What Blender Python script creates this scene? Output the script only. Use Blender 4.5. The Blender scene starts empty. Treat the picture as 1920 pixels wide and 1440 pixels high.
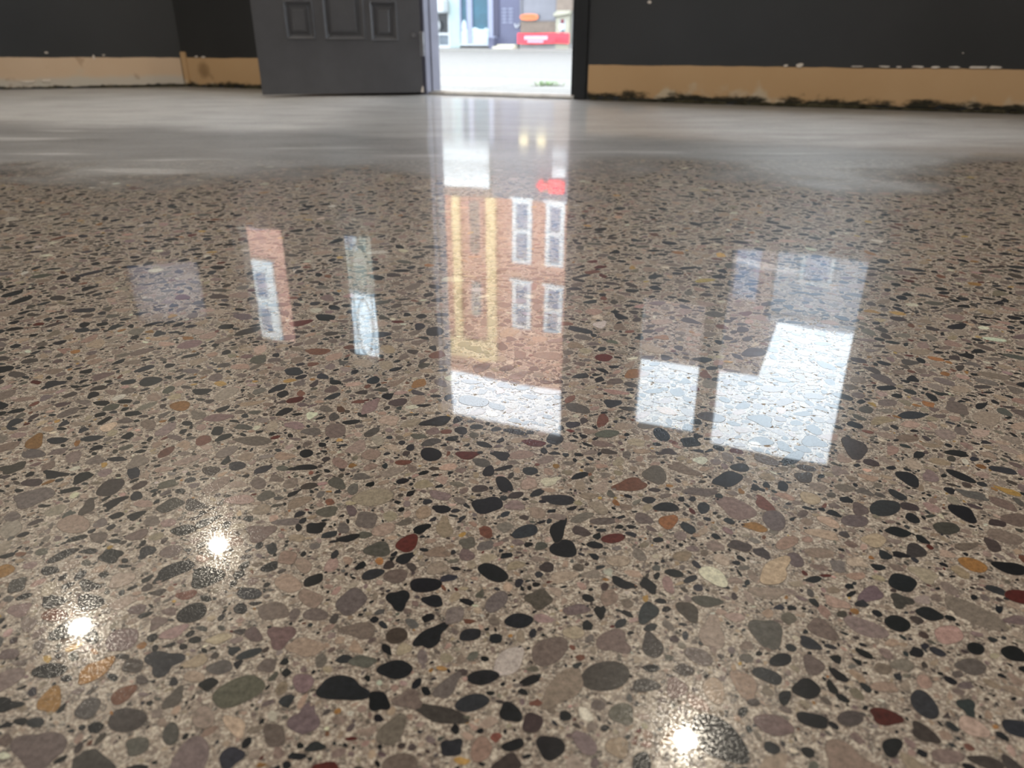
import bpy, math, random
import numpy as np
from mathutils import Vector, Matrix

sc = bpy.context.scene
COL = sc.collection
R = math.radians

# ------------------------------------------------------------------ camera
CAM_H = 0.342
PITCH = 25.34
cam_d = bpy.data.cameras.new('camera')
cam_d.sensor_width = 36.0
cam_d.lens = 1400.0 / 1920.0 * 36.0
cam_d.clip_start = 0.02
cam_d.dof.use_dof = True
cam_d.dof.focus_distance = 0.74
cam_d.dof.aperture_fstop = 7.2
cam = bpy.data.objects.new('camera', cam_d)
COL.objects.link(cam)
cam.location = (0, 0, CAM_H)
cam.rotation_euler = (R(90 - PITCH), 0, 0)
sc.camera = cam

# ------------------------------------------------------------------ sky (bright overcast)
world = bpy.data.worlds.new('overcast_sky')
sc.world = world
world.use_nodes = True
bg = world.node_tree.nodes['Background']
bg.inputs['Color'].default_value = (0.84, 0.92, 1.0, 1)
bg.inputs['Strength'].default_value = 6.5

sc.view_settings.view_transform = 'Standard'
sc.view_settings.look = 'None'
sc.view_settings.gamma = 1.0
sc.view_settings.use_curve_mapping = False
sc.view_settings.exposure = 0.0

# lamp powers, downlights and added fill panels (built with their fixtures below)
P_DOWN, P_FILL = 27.0, 36.0
WARM = (1.0, 0.90, 0.74)
FILL_WHITE = (1.0, 0.95, 0.90)

# ------------------------------------------------------------------ helpers
class MB:
    def __init__(s):
        s.v, s.f = [], []
    def add(s, vs, fs):
        o = len(s.v)
        s.v += [tuple(p) for p in vs]
        s.f += [tuple(i + o for i in f) for f in fs]
        return s
    def box(s, x0, x1, y0, y1, z0, z1):
        vs = [(x, y, z) for x in (x0, x1) for y in (y0, y1) for z in (z0, z1)]
        return s.add(vs, [(0, 1, 3, 2), (4, 6, 7, 5), (0, 4, 5, 1), (2, 3, 7, 6), (0, 2, 6, 4), (1, 5, 7, 3)])
    def prism(s, poly, y0, y1):
        """poly in (x, z), extruded along y"""
        a = sum(poly[i][0] * poly[(i + 1) % len(poly)][1] - poly[(i + 1) % len(poly)][0] * poly[i][1] for i in range(len(poly)))
        if a < 0:
            poly = poly[::-1]
        n = len(poly)
        vs = [(x, y0, z) for x, z in poly] + [(x, y1, z) for x, z in poly]
        fs = [tuple(range(n)), tuple(range(2 * n - 1, n - 1, -1))]
        fs += [(i, i + n, (i + 1) % n + n, (i + 1) % n) for i in range(n)]
        return s.add(vs, fs)
    def flat(s, poly, z0, z1):
        """poly in (x, y), extruded along z"""
        a = sum(poly[i][0] * poly[(i + 1) % len(poly)][1] - poly[(i + 1) % len(poly)][0] * poly[i][1] for i in range(len(poly)))
        if a < 0:
            poly = poly[::-1]
        n = len(poly)
        vs = [(x, y, z1) for x, y in poly] + [(x, y, z0) for x, y in poly]
        fs = [tuple(range(n)), tuple(range(2 * n - 1, n - 1, -1))]
        fs += [(i, i + n, (i + 1) % n + n, (i + 1) % n) for i in range(n)]
        return s.add(vs, fs)
    def frame(s, x0, x1, z0, z1, w, y0, y1):
        s.box(x0, x0 + w, y0, y1, z0, z1)
        s.box(x1 - w, x1, y0, y1, z0, z1)
        s.box(x0 + w, x1 - w, y0, y1, z0, z0 + w)
        return s.box(x0 + w, x1 - w, y0, y1, z1 - w, z1)
    def ball(s, c, r, nu=12, nv=8):
        vs = [(c[0], c[1], c[2] + r[2])]
        for j in range(1, nv):
            t = math.pi * j / nv
            for i in range(nu):
                p = 2 * math.pi * i / nu
                vs.append((c[0] + r[0] * math.sin(t) * math.cos(p), c[1] + r[1] * math.sin(t) * math.sin(p), c[2] + r[2] * math.cos(t)))
        vs.append((c[0], c[1], c[2] - r[2]))
        fs = [(0, 1 + i, 1 + (i + 1) % nu) for i in range(nu)]
        for j in range(nv - 2):
            for i in range(nu):
                a, b = 1 + j * nu + i, 1 + j * nu + (i + 1) % nu
                fs.append((a, a + nu, b + nu, b))
        l = len(vs) - 1
        fs += [(l, 1 + (nv - 2) * nu + (i + 1) % nu, 1 + (nv - 2) * nu + i) for i in range(nu)]
        return s.add(vs, fs)
    def tube(s, pts, r, n=8):
        pts = [Vector(p) for p in pts]
        vs, fs = [], []
        for k, p in enumerate(pts):
            d = (pts[min(k + 1, len(pts) - 1)] - pts[max(k - 1, 0)]).normalized()
            a = d.orthogonal().normalized() if k == 0 else (a - d * a.dot(d)).normalized()
            b = d.cross(a)
            for i in range(n):
                t = 2 * math.pi * i / n
                vs.append(p + (a * math.cos(t) + b * math.sin(t)) * r)
        for k in range(len(pts) - 1):
            for i in range(n):
                j = (i + 1) % n
                fs.append((k * n + i, k * n + j, (k + 1) * n + j, (k + 1) * n + i))
        fs.append(tuple(range(n - 1, -1, -1)))
        fs.append(tuple((len(pts) - 1) * n + i for i in range(n)))
        return s.add(vs, fs)
    def lathe(s, prof, n=32, c=(0, 0, 0)):
        vs, fs = [], []
        for r_, z in prof:
            for i in range(n):
                t = 2 * math.pi * i / n
                vs.append((c[0] + r_ * math.cos(t), c[1] + r_ * math.sin(t), c[2] + z))
        m = len(prof)
        for k in range(m - 1):
            for i in range(n):
                j = (i + 1) % n
                fs.append((k * n + i, k * n + j, (k + 1) * n + j, (k + 1) * n + i))
        fs.append(tuple(range(n - 1, -1, -1)))
        fs.append(tuple((m - 1) * n + i for i in range(n)))
        return s.add(vs, fs)
    def build(s, name, mat, parent=None, loc=(0, 0, 0), rz=0.0, smooth=False, bevel=0.0):
        me = bpy.data.meshes.new(name)
        me.from_pydata(s.v, [], s.f)
        me.update()
        o = bpy.data.objects.new(name, me)
        COL.objects.link(o)
        me.materials.append(mat)
        if smooth:
            for p in me.polygons:
                p.use_smooth = True
        o.location = loc
        o.rotation_euler = (0, 0, rz)
        if parent:
            o.parent = parent
        if bevel:
            b = o.modifiers.new('bevel', 'BEVEL')
            b.width = bevel
            b.segments = 2
            b.limit_method = 'ANGLE'
        return o

def empty(name, loc=(0, 0, 0), rz=0.0):
    o = bpy.data.objects.new(name, None)
    o.empty_display_size = 0.1
    COL.objects.link(o)
    o.location = loc
    o.rotation_euler = (0, 0, rz)
    return o

def tag(o, label=None, cat=None, group=None, kind=None):
    if label: o['label'] = label
    if cat: o['category'] = cat
    if group: o['group'] = group
    if kind: o['kind'] = kind
    return o

# ---- node helpers
def newmat(name):
    m = bpy.data.materials.new(name)
    m.use_nodes = True
    nt = m.node_tree
    return m, nt, nt.nodes['Principled BSDF']

def setin(b, **kw):
    for k, v in kw.items():
        k = k.replace('_', ' ')
        if isinstance(v, tuple) and len(v) == 3:
            v = (*v, 1)
        b.inputs[k].default_value = v

class NT:
    def __init__(s, nt):
        s.nt = nt
        s.pos = nt.nodes.new('ShaderNodeNewGeometry').outputs['Position']
    def link(s, a, b): s.nt.links.new(a, b)
    def _put(s, sock, v):
        if hasattr(v, 'default_value') or hasattr(v, 'links'):
            s.link(v, sock)
        else:
            if isinstance(v, tuple) and len(v) == 3 and len(sock.default_value) == 4:
                v = (*v, 1)
            sock.default_value = v
    def math(s, op, a, b=0.0, clamp=False):
        n = s.nt.nodes.new('ShaderNodeMath'); n.operation = op; n.use_clamp = clamp
        s._put(n.inputs[0], a); s._put(n.inputs[1], b)
        return n.outputs[0]
    def sep(s, v):
        n = s.nt.nodes.new('ShaderNodeSeparateXYZ'); s.link(v, n.inputs[0]); return n.outputs
    def scale(s, v, k):
        n = s.nt.nodes.new('ShaderNodeMapping'); s.link(v, n.inputs['Vector']); n.inputs['Scale'].default_value = k; return n.outputs[0]
    def noise(s, scale, detail=2.0, rough=0.5, vec=None):
        n = s.nt.nodes.new('ShaderNodeTexNoise'); s.link(vec or s.pos, n.inputs['Vector'])
        n.inputs['Scale'].default_value = scale; n.inputs['Detail'].default_value = detail; n.inputs['Roughness'].default_value = rough
        return n.outputs['Fac']
    def voro(s, scale, vec=None, feature='F1', rand=1.0):
        n = s.nt.nodes.new('ShaderNodeTexVoronoi'); n.feature = feature; s.link(vec or s.pos, n.inputs['Vector'])
        n.inputs['Scale'].default_value = scale; n.inputs['Randomness'].default_value = rand
        return n
    def ramp(s, fac, stops, interp='LINEAR'):
        n = s.nt.nodes.new('ShaderNodeValToRGB'); s.link(fac, n.inputs[0]); cr = n.color_ramp; cr.interpolation = interp
        while len(cr.elements) < len(stops): cr.elements.new(0.5)
        for e, (p, c) in zip(cr.elements, stops):
            e.position = p
            e.color = (c, c, c, 1) if not isinstance(c, tuple) else (*c, 1)
        return n.outputs['Color']
    def step(s, v, a, b):
        n = s.nt.nodes.new('ShaderNodeMapRange'); n.interpolation_type = 'SMOOTHSTEP'
        s._put(n.inputs['Value'], v); n.inputs['From Min'].default_value = a; n.inputs['From Max'].default_value = b
        return n.outputs['Result']
    def mix(s, f, a, b, mode='MIX'):
        n = s.nt.nodes.new('ShaderNodeMix'); n.data_type = 'RGBA'; n.blend_type = mode
        s._put(n.inputs[0], f); s._put(n.inputs[6], a); s._put(n.inputs[7], b)
        return n.outputs[2]
    def bump(s, h, dist, strength=1.0, normal=None):
        n = s.nt.nodes.new('ShaderNodeBump'); s.link(h, n.inputs['Height']); n.inputs['Distance'].default_value = dist; n.inputs['Strength'].default_value = strength
        if normal: s.link(normal, n.inputs['Normal'])
        return n.outputs[0]

def simple(name, col, rough=0.5, spec=0.5, var=0.12, scale=6.0, metal=0.0, emit=None, es=0.0, bump=0.0):
    """plain painted / plastic / metal surface with a little procedural variation"""
    m, nt, b = newmat(name)
    N = NT(nt)
    tc = nt.nodes.new('ShaderNodeTexCoord').outputs['Object']
    nz = N.noise(scale, 4, 0.6, tc)
    c0 = tuple(c * (1 - var) for c in col); c1 = tuple(min(1, c * (1 + var)) for c in col)
    N.link(N.ramp(nz, [(0.3, c0), (0.7, c1)]), b.inputs['Base Color'])
    setin(b, Roughness=rough, Metallic=metal)
    b.inputs['Specular IOR Level'].default_value = spec
    if emit:
        setin(b, Emission_Color=emit, Emission_Strength=es)
    if bump:
        N.link(N.bump(N.noise(scale * 20, 3, 0.6, tc), bump), b.inputs['Normal'])
    return m

def pane_mat(name, tint=(0.93, 0.96, 0.97), ior=1.45):
    m = bpy.data.materials.new(name); m.use_nodes = True
    nt = m.node_tree; nt.nodes.clear()
    out = nt.nodes.new('ShaderNodeOutputMaterial'); mx = nt.nodes.new('ShaderNodeMixShader')
    fr = nt.nodes.new('ShaderNodeFresnel'); 
    # thin pane, rays pass straight on: the same reflectance on both faces
    gm = nt.nodes.new('ShaderNodeNewGeometry'); mr = nt.nodes.new('ShaderNodeMapRange')
    mr.inputs['To Min'].default_value = ior; mr.inputs['To Max'].default_value = 1.0 / ior
    nt.links.new(gm.outputs['Backfacing'], mr.inputs['Value']); nt.links.new(mr.outputs['Result'], fr.inputs[0])
    tr = nt.nodes.new('ShaderNodeBsdfTransparent'); tr.inputs[0].default_value = (*tint, 1)
    gl = nt.nodes.new('ShaderNodeBsdfGlossy'); gl.inputs['Roughness'].default_value = 0.02
    nt.links.new(fr.outputs[0], mx.inputs[0]); nt.links.new(tr.outputs[0], mx.inputs[1]); nt.links.new(gl.outputs[0], mx.inputs[2])
    nt.links.new(mx.outputs[0], out.inputs[0])
    return m

# ------------------------------------------------------------------ floor materials
FLOOR_IOR = 1.62
P0_XY = (-1.70, 5.20)                      # a point on the front wall and its outward direction
WALL_N = (math.sin(R(22.2)), math.cos(R(22.2)))
def polish(N, b, base_rough=0.36, pits=True, gloss=0.30):
    """the shared polished-concrete gloss: a clear sealed coat over a satin base, worn dull towards the front wall"""
    x, y, z = N.sep(N.pos)
    slow = N.noise(1.7, 3, 0.55)
    yy = N.math('ADD', y, N.math('MULTIPLY', N.math('SUBTRACT', slow, 0.5), 1.9))
    far = N.step(yy, 1.84, 2.24)
    # pale skin next to the wall, greyer skin further in, both cloudy with a few thin trowel streaks
    shade = N.noise(1.1, 4, 0.55, N.scale(N.pos, (0.7, 1.5, 1)))
    yw = N.math('ADD', N.math('ADD', y, N.math('MULTIPLY', x, 0.14)), N.math('MULTIPLY', N.math('SUBTRACT', shade, 0.5), 1.5))
    light = N.step(yw, 2.65, 3.05)
    thin = N.math('MULTIPLY', N.step(N.noise(1.0, 2, 0.5, N.scale(N.pos, (1.3, 9.0, 1))), 0.60, 0.68), 0.75)
    streak = N.math('MAXIMUM', light, thin)
    # the sweep in front of the door is polished out to the threshold
    lane = N.step(N.math('ABSOLUTE', N.math('SUBTRACT', x, N.math('MULTIPLY', y, -0.005))), 0.9, 0.45)
    dull = N.math('MULTIPLY', far, N.math('ADD', 0.55, N.math('MULTIPLY', streak, 0.42)))
    dull = N.math('MULTIPLY', dull, N.math('SUBTRACT', 1.0, N.math('MULTIPLY', lane, 0.62)))
    cloud = N.step(N.noise(2.6, 3, 0.5, N.scale(N.pos, (1, 1.0, 1))), 0.45, 0.75)
    coat = N.math('SUBTRACT', 1.0, N.math('MULTIPLY', dull, 0.92))
    if pits:
        p = N.step(N.noise(170, 3, 0.62), 0.585, 0.63)
        notp = N.math('SUBTRACT', 1.0, p)
        coat = N.math('MULTIPLY', coat, notp)
    N.link(coat, b.inputs['Coat Weight'])
    b.inputs['Coat IOR'].default_value = FLOOR_IOR
    rc = N.math('ADD', 0.012, N.math('MULTIPLY', cloud, 0.03))
    rc = N.math('ADD', rc, N.math('MULTIPLY', far, 0.05))
    scuff = N.step(N.noise(900, 1, 0.5), 0.57, 0.62)      # fine scuffs left by the last polishing pass
    rc = N.math('ADD', rc, N.math('MULTIPLY', scuff, 0.15))
    N.link(rc, b.inputs['Coat Roughness'])
    N.link(N.math('ADD', base_rough, N.math('MULTIPLY', dull, 0.22)), b.inputs['Roughness'])
    spec = N.math('ADD', gloss, N.math('MULTIPLY', dull, 0.27))
    N.link(N.math('MULTIPLY', spec, notp) if pits else spec, b.inputs['Specular IOR Level'])
    wave = N.bump(N.noise(5.5, 2, 0.4), 0.00028, 1.0)
    N.link(wave, b.inputs['Coat Normal'])
    N.link(wave, b.inputs['Normal'])
    return shade, far, streak

def mat_matrix():
    m, nt, b = newmat('ground_concrete')
    N = NT(nt)
    shade, far, streak = polish(N, b)
    # sand and fine grit between the stones
    v1 = N.voro(330); v2 = N.voro(800)
    r1 = N.sep(v1.outputs['Color'])[0]; r2 = N.sep(v2.outputs['Color'])[0]
    g1 = N.ramp(r1, [(0.0, (.05, .045, .042)), (0.12, (.17, .135, .11)), (0.34, (.30, .24, .19)), (0.62, (.40, .335, .265)), (0.86, (.60, .52, .42))], 'CONSTANT')
    g2 = N.ramp(r2, [(0.0, (.04, .035, .03)), (0.16, (.20, .155, .12)), (0.42, (.35, .28, .22)), (0.74, (.72, .64, .52))], 'CONSTANT')
    paste = N.mix(N.noise(3.0, 3), (.365, .300, .243), (.325, .275, .23))
    c = N.mix(0.5, g1, g2)
    c = N.mix(0.9, paste, c)
    # beyond the stones built one by one the aggregate is carried by the surface
    vs = N.voro(78); rs = N.sep(vs.outputs['Color'])[0]
    stone = N.ramp(rs, [(0.0, (.018, .018, .02)), (0.24, (.06, .052, .046)), (0.42, (.15, .125, .11)), (0.66, (.30, .245, .195)), (0.9, (.42, .34, .26))], 'CONSTANT')
    inside = N.math('LESS_THAN', vs.outputs['Distance'], 0.42)
    x, y, z = N.sep(N.pos)
    zone = N.math('MULTIPLY', inside, N.step(y, 2.12, 2.2))
    c = N.mix(zone, c, stone)
    # thin cement skin left along the front wall
    skin = N.math('MULTIPLY', far, 0.88)
    cement = N.mix(N.math('ADD', N.math('MULTIPLY', streak, 0.75), N.math('MULTIPLY', shade, 0.25)), (.215, .217, .23), (.40, .40, .405))
    cement = N.mix(N.noise(90, 3), cement, N.mix(0.5, cement, (.2, .18, .16)))
    trowel = N.ramp(N.noise(1.0, 5, 0.7, N.scale(N.pos, (2.6, 8.0, 1))), [(0.32, .74), (0.5, 1.0), (0.68, 1.2)])
    cement = N.mix(1.0, cement, trowel, 'MULTIPLY')
    c = N.mix(skin, c, cement)
    lip = N.math('MULTIPLY', N.math('MULTIPLY', far, N.math('SUBTRACT', 1.0, far)), 1.7)     # darker line where the skin breaks off
    c = N.mix(lip, c, (.10, .09, .08))
    # grime gathered along the foot of the front wall
    dw = N.math('ADD', N.math('MULTIPLY', N.math('SUBTRACT', P0_XY[0], x), WALL_N[0]), N.math('MULTIPLY', N.math('SUBTRACT', P0_XY[1], y), WALL_N[1]))
    dw = N.math('ADD', dw, N.math('MULTIPLY', N.math('SUBTRACT', N.noise(5, 4), 0.5), 0.16))
    grime = N.math('MULTIPLY', N.step(dw, 0.42, 0.08), 0.62)
    grime = N.math('MULTIPLY', grime, N.math('SUBTRACT', 1.0, N.step(N.math('ABSOLUTE', x), 0.75, 0.35)))
    c = N.mix(grime, c, (.075, .065, .05))
    N.link(c, b.inputs['Base Color'])
    return m

def mat_pebble():
    m, nt, b = newmat('ground_stone')
    N = NT(nt)
    shade, far, streak = polish(N, b, 0.34, pits=False, gloss=0.16)
    a = nt.nodes.new('ShaderNodeAttribute'); a.attribute_name = 'Col'
    n1 = N.ramp(N.noise(260, 5, 0.7), [(0.3, .58), (0.7, 1.35)])
    n2 = N.ramp(N.noise(1500, 2, 0.6), [(0.35, .85), (0.7, 1.2)])
    c = N.mix(1.0, a.outputs['Color'], n1, 'MULTIPLY')
    c = N.mix(1.0, c, n2, 'MULTIPLY')
    skin = N.math('MULTIPLY', far, 0.85)
    c = N.mix(skin, c, (.33, .32, .31))
    N.link(c, b.inputs['Base Color'])
    return m

M = {}
M['matrix'] = mat_matrix()
M['pebble'] = mat_pebble()
M['joint'] = simple('pebble_edge', (.12, .10, .085), .95, .0, .2, 300)

def mat_wall():
    m, nt, b = newmat('black_wall_paint')
    N = NT(nt)
    c = N.ramp(N.noise(2.5, 4), [(0.3, (.021, .021, .0215)), (0.7, (.027, .027, .028))])
    N.link(c, b.inputs['Base Color'])
    setin(b, Roughness=0.42)
    N.link(N.bump(N.noise(180, 3, 0.6), 0.0004, 0.6), b.inputs['Normal'])
    return m
M['wall'] = mat_wall()

def mat_band(name, ca, cb, lo, hi, amp, smear=0.0, stain=None):
    """bare tan strip left where the baseboard was pulled off: scuffs, pale plaster smears, mould creeping up from the floor"""
    m, nt, b = newmat(name)
    N = NT(nt)
    tcn = nt.nodes.new('ShaderNodeTexCoord').outputs['Object']
    x, y, z = N.sep(tcn)
    c = N.mix(N.noise(3, 4, 0.6, tcn), ca, cb)
    pale = N.step(N.math('ADD', N.noise(4.2, 3, 0.6, tcn), N.math('MULTIPLY', z, -2.2)), 0.40, 0.52)
    c = N.mix(N.math('MULTIPLY', pale, 0.75), c, (.50, .43, .33))
    if smear:
        low = N.step(N.math('ADD', z, N.math('MULTIPLY', N.math('SUBTRACT', N.noise(2.5, 4, .6, tcn), .5), .07)), .085, .045)
        c = N.mix(N.math('MULTIPLY', low, smear), c, (.47, .45, .41))
    if stain:
        r2 = N.math('ADD', N.math('POWER', N.math('SUBTRACT', x, stain[0]), 2.0), N.math('POWER', N.math('SUBTRACT', z, stain[1]), 2.0))
        r2 = N.math('ADD', r2, N.math('MULTIPLY', N.math('SUBTRACT', N.noise(22, 3, .6, tcn), .5), .003))
        c = N.mix(N.math('MULTIPLY', N.step(r2, .0042, .0), .6), c, (.14, .075, .03))
    sp = N.step(N.noise(9, 2, 0.5, tcn), 0.66, 0.74)
    c = N.mix(N.math('MULTIPLY', sp, 0.35), c, (.20, .11, .05))
    mo = N.math('ADD', N.math('MULTIPLY', N.math('SUBTRACT', N.noise(7, 5, 0.65, N.scale(tcn, (1, 1, 2.5))), 0.5), amp), z)
    mould = N.step(mo, hi, lo)
    c = N.mix(mould, c, (.022, .02, .012))
    N.link(c, b.inputs['Base Color'])
    setin(b, Roughness=0.75)
    b.inputs['Specular IOR Level'].default_value = 0.25
    N.link(N.bump(N.noise(60, 4, 0.6, tcn), 0.001, 0.7), b.inputs['Normal'])
    return m
M['band'] = mat_band('bare_tan_strip', (.43, .27, .135), (.50, .335, .19), .018, .052, .16)
M['band_left'] = mat_band('bare_pale_strip', (.52, .37, .25), (.60, .46, .34), .006, .022, .08, smear=.75)  # paler base tones: daylight on the left strip put into its colour
M['band_back'] = mat_band('bare_stained_strip', (.43, .27, .135), (.50, .335, .19), .012, .04, .12, stain=(-.355, .105))

M['door'] = simple('grey_door_paint', (.085, .085, .092), 0.27, 0.5, 0.10, 5, bump=0.0002)
M['jamb_dark'] = simple('black_frame_paint', (.012, .012, .013), 0.4, 0.4)
M['jamb_grey'] = simple('violet_grey_frame', (.13, .13, .17), 0.35, 0.5)
M['steel'] = simple('worn_steel', (.45, .45, .47), 0.32, 0.5, 0.2, 30, metal=1.0)
M['alu'] = simple('threshold_metal', (.40, .37, .33), 0.38, 0.5, 0.2, 12, metal=0.8)
M['chip'] = simple('bare_plaster', (.62, .56, .50), 0.9, 0.2, 0.15, 40)
M['ceiling'] = simple('dark_ceiling', (.055, .053, .05), 0.85, 0.2, 0.1, 2)
M['pane'] = pane_mat('window_glass')
M['lead'] = simple('lead_came', (.12, .12, .13), 0.4, 0.5, 0.1, 20, metal=0.6)
M['room'] = simple('room_wall_paint', (.06, .06, .065), 0.6, 0.3)

def frosted(name, col, mixf):
    m = bpy.data.materials.new(name); m.use_nodes = True
    nt = m.node_tree; nt.nodes.clear()
    out = nt.nodes.new('ShaderNodeOutputMaterial'); mx = nt.nodes.new('ShaderNodeMixShader'); mx.inputs[0].default_value = mixf
    t = nt.nodes.new('ShaderNodeBsdfTranslucent'); t.inputs[0].default_value = (*col, 1)
    g = nt.nodes.new('ShaderNodeBsdfGlossy'); g.inputs['Roughness'].default_value = 0.15
    nt.links.new(t.outputs[0], mx.inputs[1]); nt.links.new(g.outputs[0], mx.inputs[2]); nt.links.new(mx.outputs[0], out.inputs[0])
    return m
M['frosted'] = frosted('papered_glass', (.34, .36, .42), 0.05)

# ------------------------------------------------------------------ room shell
YW = R(-22.2)
P0 = Vector((-1.70, 5.20, 0))
dU = Vector((math.cos(YW), math.sin(YW), 0)); dV = Vector((-math.sin(YW), math.cos(YW), 0))
def W(u, v, z=0.0):
    return P0 + dU * u + dV * v + Vector((0, 0, z))
CEIL = 2.8
U_END = 7.8
corner = W(-0.528, 0)
YL = R(14.5)
dL = Vector((math.cos(YL), math.sin(YL), 0)); nL = Vector((-math.sin(YL), math.cos(YL), 0))
def L(s, v, z=0.0):
    return corner + dL * s + nL * v + Vector((0, 0, z))
L_LEN = 4.2
pA = L(-L_LEN, 0); pB = corner; pC = W(U_END, 0)
Y_BACK = -6.0

def cells_wall(us, zs, holes, v0, v1):
    """wall grid between v0 (room face) and v1 with openings left out; only faces that show are made"""
    mb = MB()
    nu, nz = len(us) - 1, len(zs) - 1
    def open_(i, j):
        if i < 0 or j < 0 or i >= nu or j >= nz: return True
        cu, cz = (us[i] + us[i + 1]) / 2, (zs[j] + zs[j + 1]) / 2
        return any(a < cu < b and c < cz < d for a, b, c, d in holes)
    for i in range(nu):
        for j in range(nz):
            if open_(i, j): continue
            a, b, c, d = us[i], us[i + 1], zs[j], zs[j + 1]
            mb.add([(a, v0, c), (b, v0, c), (b, v0, d), (a, v0, d)], [(0, 1, 2, 3)])
            mb.add([(a, v1, c), (a, v1, d), (b, v1, d), (b, v1, c)], [(0, 1, 2, 3)])
            if open_(i - 1, j): mb.add([(a, v0, c), (a, v0, d), (a, v1, d), (a, v1, c)], [(0, 1, 2, 3)])
            if open_(i + 1, j): mb.add([(b, v0, c), (b, v1, c), (b, v1, d), (b, v0, d)], [(0, 1, 2, 3)])
            if open_(i, j - 1): mb.add([(a, v0, c), (a, v1, c), (b, v1, c), (b, v0, c)], [(0, 1, 2, 3)])
            if open_(i, j + 1): mb.add([(a, v0, d), (b, v0, d), (b, v1, d), (a, v1, d)], [(0, 1, 2, 3)])
    return mb

def grid(vals): return sorted(set(vals))
D_OPEN = (1.250, 2.272, 0.0, 2.25)
WIN = {1: (-0.35, 1.05, 0.90, 1.84), 2: (2.64, 3.06, 1.07, 1.985), 3: (3.12, 3.86, 0.72, 2.05)}
T = 0.16
holes = [D_OPEN] + list(WIN.values())
us = grid([-0.528, U_END] + [h for q in holes for h in q[:2]])
zs = grid([0.0, CEIL] + [h for q in holes for h in q[2:]])
wf = cells_wall(us, zs, holes, 0.0, T).build('wall_front', M['wall'], loc=P0, rz=YW)
tag(wf, 'black painted front wall with the street door opening and small windows', kind='structure')

LWIN = (-0.66, -0.12, 1.18, 1.70)
wl = cells_wall(grid([-L_LEN, 0.0, LWIN[0], LWIN[1]]), grid([0, CEIL, LWIN[2], LWIN[3]]), [LWIN], 0.0, T).build('wall_left', M['wall'], loc=corner, rz=YL)
tag(wl, 'black painted wall running away to the left of the corner', kind='structure')

# floor slab
outline = [(pA.x - .1, pA.y + .1), (pA.x - .1, Y_BACK), (pC.x + .05, Y_BACK), (pC.x + .05, pC.y + 0.0)]
def shell_poly(out):
    a = L(-L_LEN, out); b = W(-0.528, out); c = W(U_END, out)
    return [(a.x, a.y), (a.x, Y_BACK), (c.x, Y_BACK), (c.x, c.y), (b.x, b.y)]
floor = MB().flat(shell_poly(0.02), -0.12, 0.0).build('floor', M['matrix'])
tag(floor, 'polished concrete floor with exposed pebble aggregate', kind='structure')
ceil = MB().flat(shell_poly(0.10), CEIL, CEIL + 0.12).build('ceiling', M['ceiling'])
tag(ceil, 'dark flat ceiling over the room', kind='structure')
mb = MB().flat([(pA.x - .15, pA.y + .05), (pA.x - .15, Y_BACK), (pA.x, Y_BACK), (pA.x, pA.y + .0)], 0, CEIL)
tag(mb.build('wall_side', M['room']), 'dark side wall behind the left end of the room', kind='structure')
mb = MB().flat([(pC.x, pC.y), (pC.x, Y_BACK), (pC.x + .15, Y_BACK), (pC.x + .15, pC.y)], 0, CEIL)
tag(mb.build('wall_right', M['room']), 'dark wall at the right end of the room', kind='structure')
BX = pA.x - .15
BWIN = (-5.9 - BX, -4.3 - BX, .75, 2.25)
wb = cells_wall(grid([0, pC.x + .15 - BX, BWIN[0], BWIN[1]]), grid([0, CEIL, BWIN[2], BWIN[3]]), [BWIN], -.15, 0.0)
tag(wb.build('wall_back', M['room'], loc=(BX, Y_BACK, 0)), 'dark back wall of the room with one window', kind='structure')

# bare tan strips with ragged top and bottom edges
rnd = random.Random(5)
def strip(u0, u1, top0, top1, seed, bottom=0.012, step=0.02):
    r = random.Random(seed)
    n = max(2, int((u1 - u0) / step))
    mb = MB(); tops, bots = [], []
    wob = 0.0
    for i in range(n + 1):
        t = i / n; u = u0 + (u1 - u0) * t
        wob = wob * 0.8 + r.uniform(-.0011, .0011)
        zt = top0 + (top1 - top0) * t + wob
        zb = bottom + max(0, r.gauss(0.0, .006)) + .004 * math.sin(u * 5 + seed)
        tops.append((u, zt)); bots.append((u, max(.004, zb)))
    for i in range(n):
        a, b, c, d = bots[i], bots[i + 1], tops[i + 1], tops[i]
        mb.add([(a[0], -.005, a[1]), (b[0], -.005, b[1]), (c[0], -.005, c[1]), (d[0], -.005, d[1]),
                (a[0], 0, a[1]), (b[0], 0, b[1]), (c[0], 0, c[1]), (d[0], 0, d[1])],
               [(0, 1, 2, 3), (0, 4, 5, 1), (3, 2, 6, 7)] + ([(0, 3, 7, 4)] if i == 0 else []) + ([(1, 5, 6, 2)] if i == n - 1 else []))
    return mb
bf = strip(2.28, U_END - .01, 0.177, 0.20, 1).build('baseboard_front', M['band'], loc=P0, rz=YW)
tag(bf, 'bare tan strip along the foot of the black wall right of the door', kind='structure')
bm_ = strip(-0.515, 1.24, 0.180, 0.180, 2)
bm_.box(-0.528, -0.485, -.011, 0, .012, .214)
bm = bm_.build('baseboard_back', M['band_back'], loc=P0, rz=YW)
tag(bm, 'bare tan strip between the corner and the open door', kind='structure')
bl = strip(-L_LEN + .01, -0.012, 0.222, 0.178, 3).build('baseboard_left', M['band_left'], loc=corner, rz=YL)
tag(bl, 'bare tan strip along the foot of the left wall', kind='structure')
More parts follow.
